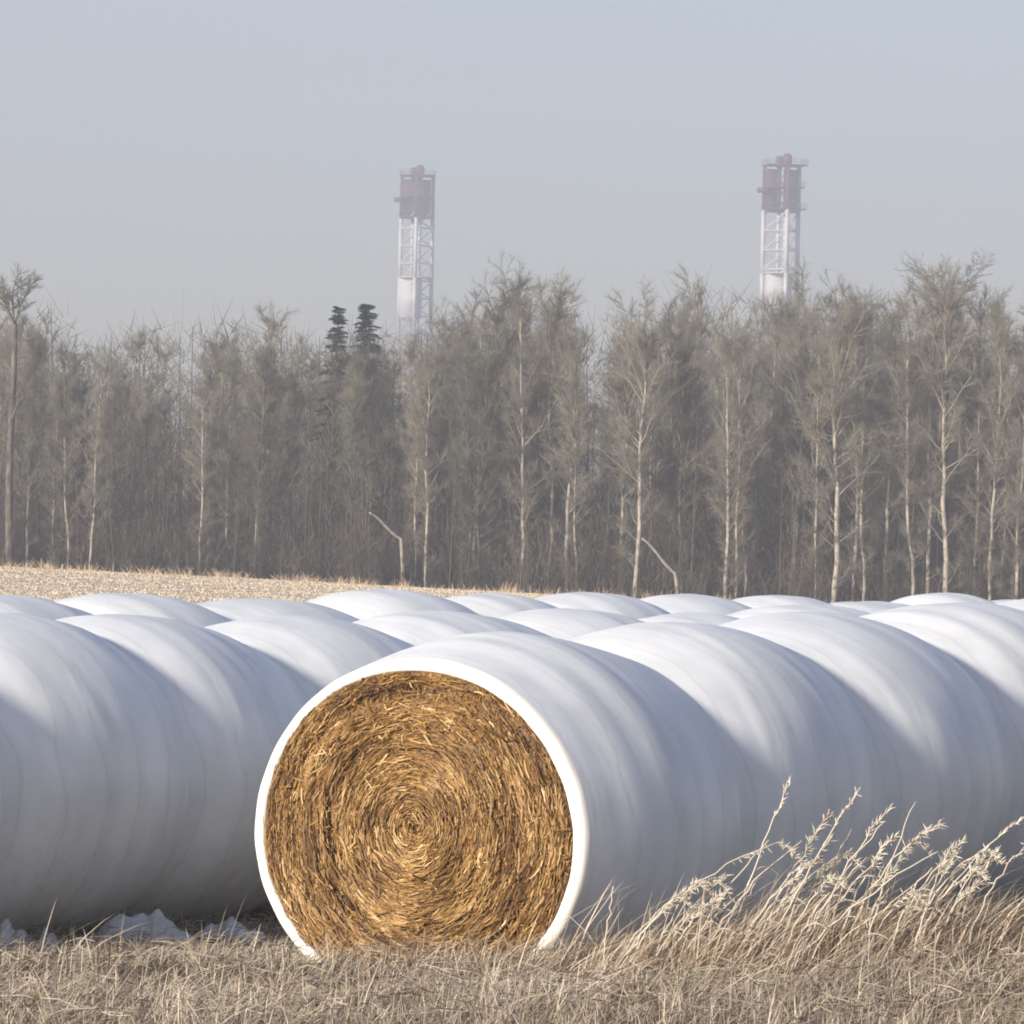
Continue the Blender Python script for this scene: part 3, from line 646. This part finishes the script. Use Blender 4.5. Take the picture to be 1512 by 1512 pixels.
TREE_LAB = {1: 'bare leafless tree with a slim pale trunk in the wood beyond the field', 0: 'bare leafless tree with a dark grey trunk in the wood beyond the field'}
TREE_GRP = {1: 'pale trunked bare trees of the wood', 0: 'dark trunked bare trees of the wood'}
def place_tree(k, X, Y, H, rz, label=None, group=None, lean=(0, 0), thick=1.0):
    tm, cm, pale = PROTO[k]
    size = 'tall' if H > 11.6 else ('middling' if H > 9.6 else 'low'); bark = 'slim pale trunk' if pale else 'thin dark grey trunk'
    where = 'at the field edge of the wood' if Y < 200.5 else ('some way inside the wood' if Y < 216 else 'deep inside the wood')
    auto = f'{size} bare tree with a {bark} {where}'
    root = link('bare_tree', None, label=label or auto, cat='tree', group=None if label else auto.replace('bare tree', 'bare trees'))
    root.location = (X, Y, gz(X, Y) - 0.05); s = H / 12.0; root.scale = (s * thick, s * thick, s); root.rotation_euler = (lean[0], lean[1], rz)
    link('trunk', tm, None, root); link('crown', cm, None, root)
    return root

def build_wood():
    g = np.random.default_rng(61)
    # trunks that stand out at the edge of the field: photo x at the base, proto, depth
    FRONT = [(38, 0, 197.5), (100, 2, 198.5), (132, 7, 197.8), (296, 2, 198), (385, 4, 199), (392, 7, 200), (520, 6, 201), (612, 2, 198.5), (628, 0, 198), (690, 4, 198), (700, 2, 199), (740, 5, 199.5),
             (770, 7, 198), (838, 3, 198.3), (938, 1, 197.2), (1003, 2, 199), (1072, 0, 197.6), (1088, 7, 197.9), (1100, 2, 199), (1205, 2, 198), (1232, 3, 197.0), (1262, 0, 198.0), (1275, 2, 197.4),
             (1310, 7, 198.4), (1348, 2, 197.8), (1370, 0, 198.2), (1398, 3, 197.6), (1440, 2, 198.6), (1462, 7, 198), (1478, 2, 198.3), (1500, 0, 197.5)]
    for (px, k, Y) in FRONT:
        X = at(px, 860, Y).x; H = tree_height(px, Y) * g.uniform(0.86, 1.0)
        lean = (g.normal(0, 0.012), g.normal(0, 0.02))
        if px == 938: place_tree(k, X, Y, H, g.uniform(0, 6.28), 'bare tree with a bright white trunk beside a long leaning dead pole', None, lean); continue
        if px == 1232: place_tree(k, X, Y, H, g.uniform(0, 6.28), 'tall bare tree with a thick cream trunk below the taller nearer tower', None, lean, 1.2); continue
        if px == 38: place_tree(k, X, Y, H, g.uniform(0, 6.28), 'bare tree with a leaning white trunk on the edge of the pale stubble', None, (0.0, -0.05)); continue
        place_tree(k, X, Y, H, g.uniform(0, 6.28), lean=lean)
    for (px, k, Y, ty) in ((492, 5, 206, 505), (512, 4, 208, 515), (528, 6, 205, 512), (548, 5, 207, 510), (566, 4, 204, 505)):   # crowns that hide the spruces' lower boughs
        T = at(px, ty, Y); place_tree(k, T.x, Y, 0.9 * (T.z - gz(T.x, Y)), g.uniform(0, 6.28))
    n = 256
    for i in range(n):
        Y = 198.5 + 46 * (i / n) ** 1.2 + g.uniform(-0.6, 0.6)
        px = g.uniform(-330, 1840)
        if Y > 228: px = g.uniform(-250, 1760)
        k = int(g.choice([0, 1, 2, 3, 4, 5, 6, 7], p=[0.12, 0.12, 0.16, 0.06, 0.15, 0.13, 0.14, 0.12]))
        X = at(px, 860, Y).x
        H = tree_height(px, Y) * float(np.clip(g.normal(0.84, 0.12), 0.5, 1.04))
        if 455 < px < 580: H *= 0.96
        place_tree(k, X, Y, H, g.uniform(0, 6.28), lean=(g.normal(0, 0.02), g.normal(0, 0.025)))
build_wood()

# two tall dark trees with forked tops
def forked_tree(px, Y, top_px, top_py, base_py, seed, label, r0=0.15):
    g = np.random.default_rng(seed); T = at(top_px, top_py, Y); Bx = at(px, 860, Y).x; zb = gz(Bx, Y); H = T.z - zb
    root = link('bare_tree', None, label=label, cat='tree'); root.location = (Bx, Y, zb - 0.05)
    k = 12; f = np.linspace(0, 1, k); pts = np.stack([(T.x - Bx) * f * 0.6 + 0.08 * np.sin(5 * f + seed), 0.1 * np.sin(4 * f), f * H * 0.86], -1)
    a = Acc(); a.add(*tube(pts, r0 * (1 - 0.45 * f), 7)); tm = a.mesh('trunk'); link('trunk', tm, M_BARKD, root)
    P0, P1, R0, R1 = [], [], [], []; tw = [[], [], []]
    def grow(p, d, L, r, depth):
        q = p; 
        for s in range(3):
            d = d + g.normal(0, 0.13, 3) + np.array([0, 0, 0.06]); d /= np.linalg.norm(d); q2 = q + d * L / 3
            P0.append(q); P1.append(q2); R0.append(r * (1 - s * 0.15)); R1.append(r * (1 - (s + 1) * 0.15)); q = q2
            if depth < 3:
                for _ in range(3 if depth else 2):
                    dd = d + g.normal(0, 0.55, 3); dd[2] = abs(dd[2]) * 0.7; dd /= np.linalg.norm(dd); grow(q, dd, L * g.uniform(0.4, 0.66), r * 0.45, depth + 1)
    for q in range(3):
        az = q * 2.1 + g.uniform(0, 1); grow(pts[-1], np.array([math.cos(az) * 0.6, math.sin(az) * 0.6, 1.0]), H * 0.12, r0 * 0.34, 0)
    for z in (0.42, 0.52, 0.6, 0.68):
        az = g.uniform(0, 6.28); p = np.array([np.interp(z * H, pts[:, 2], pts[:, 0]), np.interp(z * H, pts[:, 2], pts[:, 1]), z * H])
        grow(p, np.array([math.cos(az), math.sin(az), 0.6]), H * 0.09, r0 * 0.3, 1)
    a = Acc(); V, Q = cones(P0, P1, np.maximum(R0, 0.005), np.maximum(R1, 0.004), 3); a.add(V, Q); link('crown', a.mesh('crown', False), M_TWIGD, root)
forked_tree(14, 197.0, 18, 418, 830, 3, 'tall dark dead tree with a forked crooked top rising over the stubble', 0.17)
forked_tree(1396, 201.5, 1404, 400, 870, 8, 'tall dark tree with a wide forked top standing above its pale neighbours', 0.10)

def leaning(pa, pb, Y, r, label):
    A = at(*pa, Y); B = at(*pb, Y + 0.6); f = np.linspace(0, 1, 8)[:, None]
    zb = gz(B.x, B.y); pts = np.array(A) + (np.array(B) - np.array(A)) * f; pts[:, 2] += 0.06 * np.sin(6 * f[:, 0])
    # run the butt end down to the ground
    e = pts[-1].copy(); d = pts[-1] - pts[-2]
    if e[2] > zb + 0.05: pts = np.concatenate([pts, [[e[0] + d[0] * 0.5, e[1] + d[1] * 0.3, zb + 0.02 + (e[2] - zb) * 0.45], [e[0] + d[0] * 0.7, e[1] + 0.1, zb - 0.02]]])
    root = np.array([pts[-1][0], pts[-1][1], zb]); a = Acc(); a.add(*tube(pts - root, np.linspace(r * 0.5, r, len(pts)), 6))
    o = link('leaning_dead_trunk', a.mesh('leaning_dead_trunk'), M_BARK, label=label, cat='dead trunk'); o.location = root
leaning((948, 795), (997, 846), 196.6, 0.085, 'pale dead pole leaning beside the white trunk at the wood edge')
leaning((545, 757), (592, 795), 197.2, 0.08, 'short pale dead pole leaning low in the brush near the two spruces')

# brush under the trees
def build_brush():
    g = np.random.default_rng(71); acc = Acc(); n = 2600
    Y = 197.6 + 34 * g.uniform(0, 1, n) ** 1.6; X = g.uniform(-36, 36, n); Z = ground_z(X, Y)
    H = g.uniform(0.7, 2.6, n) * (1 + 0.5 * np.sin(0.5 * X) * np.sin(0.31 * X + 1)) + 1.0 * sstep(199, 215, Y)
    m = 15
    B = np.repeat(np.stack([X, Y, Z], -1), m, 0); B[:, :2] += g.normal(0, 0.22, (n * m, 2)); h = np.repeat(H, m) * g.uniform(0.4, 1.1, n * m)
    d = g.normal(0, 0.24, (n * m, 3)); d[:, 2] = 1; E = B + d * h[:, None]; M = (B + E) / 2 + g.normal(0, 0.05, (n * m, 3))
    V, Q = cones(B, E, 0.012, 0.005, 3); acc.add(V, Q)
    for _ in range(3):
        f = g.uniform(0.3, 1, (n * m, 1)); P = B + (E - B) * f; D = g.normal(0, 0.5, (n * m, 3)); D[:, 2] = np.abs(D[:, 2]) + 0.4
        acc.add(*slivers(P, P + D * g.uniform(0.2, 0.55, (n * m, 1)), 0.011, g))
    n2 = 1000; Y = 197.8 + 36 * g.uniform(0, 1, n2) ** 1.5; X = g.uniform(-36, 36, n2); P0 = np.stack([X, Y, ground_z(X, Y)], -1); H = g.uniform(2.5, 8.5, n2)
    P1 = P0 + np.stack([g.normal(0, 0.35, n2), g.normal(0, 0.35, n2), H], -1); V, Q = cones(P0, P1, 0.035, 0.006, 4); acc.add(V, Q); m = 110
    f = 0.12 + 0.86 * g.uniform(0, 1, (n2 * m, 1)); P = np.repeat(P0, m, 0) * (1 - f) + np.repeat(P1, m, 0) * f; P[:, :2] += g.normal(0, 0.38, (n2 * m, 2))
    D = g.normal(0, 0.5, (n2 * m, 3)); D[:, 2] = np.abs(D[:, 2]) + 0.35; acc.add(*slivers(P, P + D * g.uniform(0.25, 0.8, (n2 * m, 1)), 0.0105, g))
    link('underbrush', acc.mesh('underbrush', False), M_BRUSH, label='brown leafless brush tangled under the trees of the wood', cat='brush', kind='stuff')
    # deep wood behind: one mass of trunks and twigs
    acc = Acc(); n = 460; Y = g.uniform(236, 290, n); X = g.uniform(-52, 52, n); Z = ground_z(X, Y); H = g.uniform(9.0, 12.4, n) + 1.8 * sstep(-8, 6, X)
    P0 = np.stack([X, Y, Z], -1); P1 = P0 + np.stack([g.normal(0, 0.3, n), g.normal(0, 0.3, n), H], -1); V, Q = cones(P0, P1, 0.10, 0.015, 5); acc.add(V, Q)
    m = 260; f = 0.15 + 0.83 * g.uniform(0, 1, (n * m, 1)) ** 0.9; P = np.repeat(P0, m, 0) * (1 - f) + np.repeat(P1, m, 0) * f
    D = g.normal(0, 0.6, (n * m, 3)); D[:, 2] = np.abs(D[:, 2]) + 0.4; P[:, :2] += g.normal(0, 0.55, (n * m, 2))
    acc.add(*slivers(P, P + D * g.uniform(0.5, 1.3, (n * m, 1)), 0.020, g))
    link('deep_wood', acc.mesh('deep_wood', False), M_TWIGD, label='hazy mass of bare wood far behind the front trees', cat='wood', kind='stuff')
build_brush()

# spruces
def spruce(px, py_top, Y, seed, wide, label):
    g = np.random.default_rng(seed); T = at(px, py_top, Y); zb = gz(T.x, Y); H = T.z - zb
    root = link('spruce_tree', None, label=label, cat='spruce'); root.location = (T.x, Y, zb - 0.05)
    a = Acc(); a.add(*tube(np.array([[0, 0, 0], [0.03, 0, H * 0.5], [0, 0, H * 0.99]]), np.array([0.13, 0.08, 0.012]), 7)); link('trunk', a.mesh('trunk'), M_BARKD, root)
    a = Acc(); V3, T3 = [], []; nb = 270
    z = H * (0.12 + 0.87 * g.uniform(0, 1, nb) ** 0.8)
    for zz in z:
        az = g.uniform(0, 6.28); L = wide * (0.10 + 0.95 * (1 - zz / H) ** 0.75) * g.uniform(0.45, 1.25); L = min(L, 1.6)
        d = np.array([math.cos(az), math.sin(az), 0.0]); p = np.array([0, 0, zz]); e = p + d * L + np.array([0, 0, -0.22 * L + 0.10])
        m = int(40 + 60 * L); f = g.uniform(0.05, 1, (m, 1)); P = p + (e - p) * f; P[:, 2] += 0.10 * L * np.sin(3.1 * f[:, 0]); D = d[None] * 0.5 + g.normal(0, 0.7, (m, 3)); D[:, 2] = np.abs(D[:, 2]) * 0.3 - 0.35
        D /= np.linalg.norm(D, axis=1, keepdims=True); a.add(*slivers(P, P + D * g.uniform(0.10, 0.26, (m, 1)), 0.030, g))
    link('crown', a.mesh('crown', False), M_NEEDLE, root)
spruce(499, 449, 216, 5, 1.35, 'narrow dark green spruce, smaller of the two among bare trees')
spruce(541, 444, 215, 9, 1.8, 'broader dark green spruce, larger of the two among bare trees')

# ------------------------------------------------------------------ flare towers beyond the wood
def tower(top, red_bot, base_x, Y, halfpx, blk, label, seed):
    """triangular lattice derrick; legs left, middle (nearest) and right"""
    g = np.random.default_rng(seed); T = at(top[0], top[1], Y); zb = gz(T.x, Y); H = T.z - zb; s = halfpx * Y / FPX
    zr = at(top[0], red_bot, Y).z - zb; zb0 = at(top[0], blk[0], Y).z - zb; zb1 = at(top[0], blk[1], Y).z - zb
    root = link('flare_tower', None, label=label, cat='tower'); root.location = (T.x, Y, zb); root.rotation_euler = (0, 0, 0.22 * (seed - 1))
    ztop = H - 2.3
    def leg_xy(k, z):
        w = s * (1 + 0.10 * (1 - z / H)); return np.array([(-w, w * 0.55), (-0.02 * w, -w * 0.85), (w, w * 0.55)][k])
    def p(k, z): x, y = leg_xy(k, z); return np.array([x, y, z])
    levels = [(0, zb1, M_STEEL, 'grey'), (zb1, zb0, M_WHITE, 'white'), (zb0, zr, M_WHITE, 'white'), (zr, ztop, M_RED, 'red')]
    for k in range(3):
        for (a_, b_, m, nm) in levels:
            a = Acc(); a.add(*tube(np.array([p(k, a_), p(k, b_)]), 0.115 * s if nm == 'red' else 0.13 * s, 8)); link('leg', a.mesh('leg'), m, root)
    zlev = [0.0]; step = 3.6
    while zlev[-1] + step < ztop: zlev.append(zlev[-1] + step)
    for z0, z1 in zip(zlev[:-1], zlev[1:]):
        m = M_RED if z0 >= zr - 1 else (M_WHITE if z0 >= zb1 - 1 else M_STEEL)
        for k in range(3):
            k2 = (k + 1) % 3; a = Acc(); V, Q = cones([p(k, z0), p(k, z0)], [p(k2, z1), p(k2, z0)], 0.13, 0.13, 5); a.add(V, Q); link('brace', a.mesh('brace'), m, root)
    # flare risers inside, each with its own colour bands
    for (x, y, r, zt) in ((-0.26 * s, 0.1 * s, 0.12 * s, H - 0.5), (0.16 * s, 0.0, 0.15 * s, H)):
        for (a_, b_, m, nm) in levels:
            b2 = zt - 2.3 if nm == 'red' else b_
            a = Acc(); a.add(*tube(np.array([[x, y, a_], [x, y, b2]]), r, 10)); link('riser', a.mesh('riser'), m, root)
        a = Acc(); q = np.array([[x, y, zt - 2.4], [x, y, zt - 1.9], [x, y, zt - 1.0], [x, y, zt - 0.3], [x, y, zt]]); a.add(*tube(q, np.array([r, r * 1.7, r * 2.0, r * 1.6, r * 0.9]), 12)); link('flare_tip', a.mesh('flare_tip'), M_RED, root)
    # top and lower platforms with railings
    for (z, w, m) in ((ztop, 1.12 * s, M_RED), (zr + 0.1, 1.10 * s, M_RED), ((zr + ztop) / 2, 1.0 * s, M_RED), (zb0, 1.05 * s, M_WHITE)):
        a = Acc(); a.box((-w, -w * 0.9, z - 0.08), (w, w * 0.75, z + 0.08)); pl = link('platform', a.mesh('platform', False), m, root)
        a = Acc(); c = [(-w, -w * 0.9), (w, -w * 0.9), (w, w * 0.75), (-w, w * 0.75)]; A_, B_ = [], []
        for q in range(4):
            x0, y0 = c[q]; x1, y1 = c[(q + 1) % 4]
            for hh in (0.55, 1.05): A_.append([x0, y0, z + hh]); B_.append([x1, y1, z + hh])
            for ff in (0, 0.33, 0.66): A_.append([x0 + (x1 - x0) * ff, y0 + (y1 - y0) * ff, z]); B_.append([x0 + (x1 - x0) * ff, y0 + (y1 - y0) * ff, z + 1.05])
        V, Q = cones(A_, B_, 0.035, 0.035, 4); a.add(V, Q); link('railing', a.mesh('railing', False), m, pl)
    # red wind screens behind the tips and the white cladding lower down
    for (xa, xb) in ((-0.98 * s, -0.10 * s), (0.12 * s, 0.95 * s)):
        a = Acc(); a.box((xa, 0.45 * s, zr + 0.4), (xb, 0.52 * s, ztop - 0.6)); link('wind_screen', a.mesh('wind_screen', False), M_RED, root)
    a = Acc(); a.box((-0.98 * s, -0.55 * s, zb1), (0.42 * s, 0.40 * s, zb0 - 0.3)); link('cladding', a.mesh('cladding', False), M_WHITE, root)
    # small side landing and ladder
    a = Acc(); zz = (zr * 0.62 + ztop * 0.38); a.box((-1.5 * s, -0.3 * s, zz), (-0.95 * s, 0.3 * s, zz + 0.9)); link('side_landing', a.mesh('side_landing', False), M_RED, root)
    a = Acc(); A_ = [[0.9 * s, -0.3 * s, 0], [0.9 * s, 0.05 * s, 0]]; B_ = [[0.9 * s, -0.3 * s, ztop], [0.9 * s, 0.05 * s, ztop]]
    for z in np.arange(0.5, ztop, 0.6): A_.append([0.9 * s, -0.3 * s, z]); B_.append([0.9 * s, 0.05 * s, z])
    V, Q = cones(A_, B_, 0.05, 0.05, 4); a.add(V, Q); link('ladder', a.mesh('ladder', False), M_STEEL, root)
tower((617, 243), 322, 612, 1060, 23.0, (410, 470), 'hazy red topped white lattice flare tower near the two dark spruces', 1)
tower((1159, 226), 310, 1157, 970, 26.0, (404, 450), 'hazy red topped white lattice flare tower above the thickest pale trunked trees', 2)

# ------------------------------------------------------------------ haze
def build_haze():
    a = Acc(); a.box((-620, -60, -1.4), (620, 1250, 98)); o = link('haze', a.mesh('haze', False), None, label='pale thin morning haze filling the air over the field', kind='stuff')
    m = bpy.data.materials.new('haze'); m.use_nodes = True; n = m.node_tree.nodes; n.clear()
    out = n.new('ShaderNodeOutputMaterial'); v = n.new('ShaderNodeVolumePrincipled')
    v.inputs['Color'].default_value = (0.86, 0.90, 1.0, 1); v.inputs['Density'].default_value = 0.0012; v.inputs['Anisotropy'].default_value = 0.1
    m.node_tree.links.new(v.outputs[0], out.inputs['Volume']); o.data.materials.append(m)
build_haze()
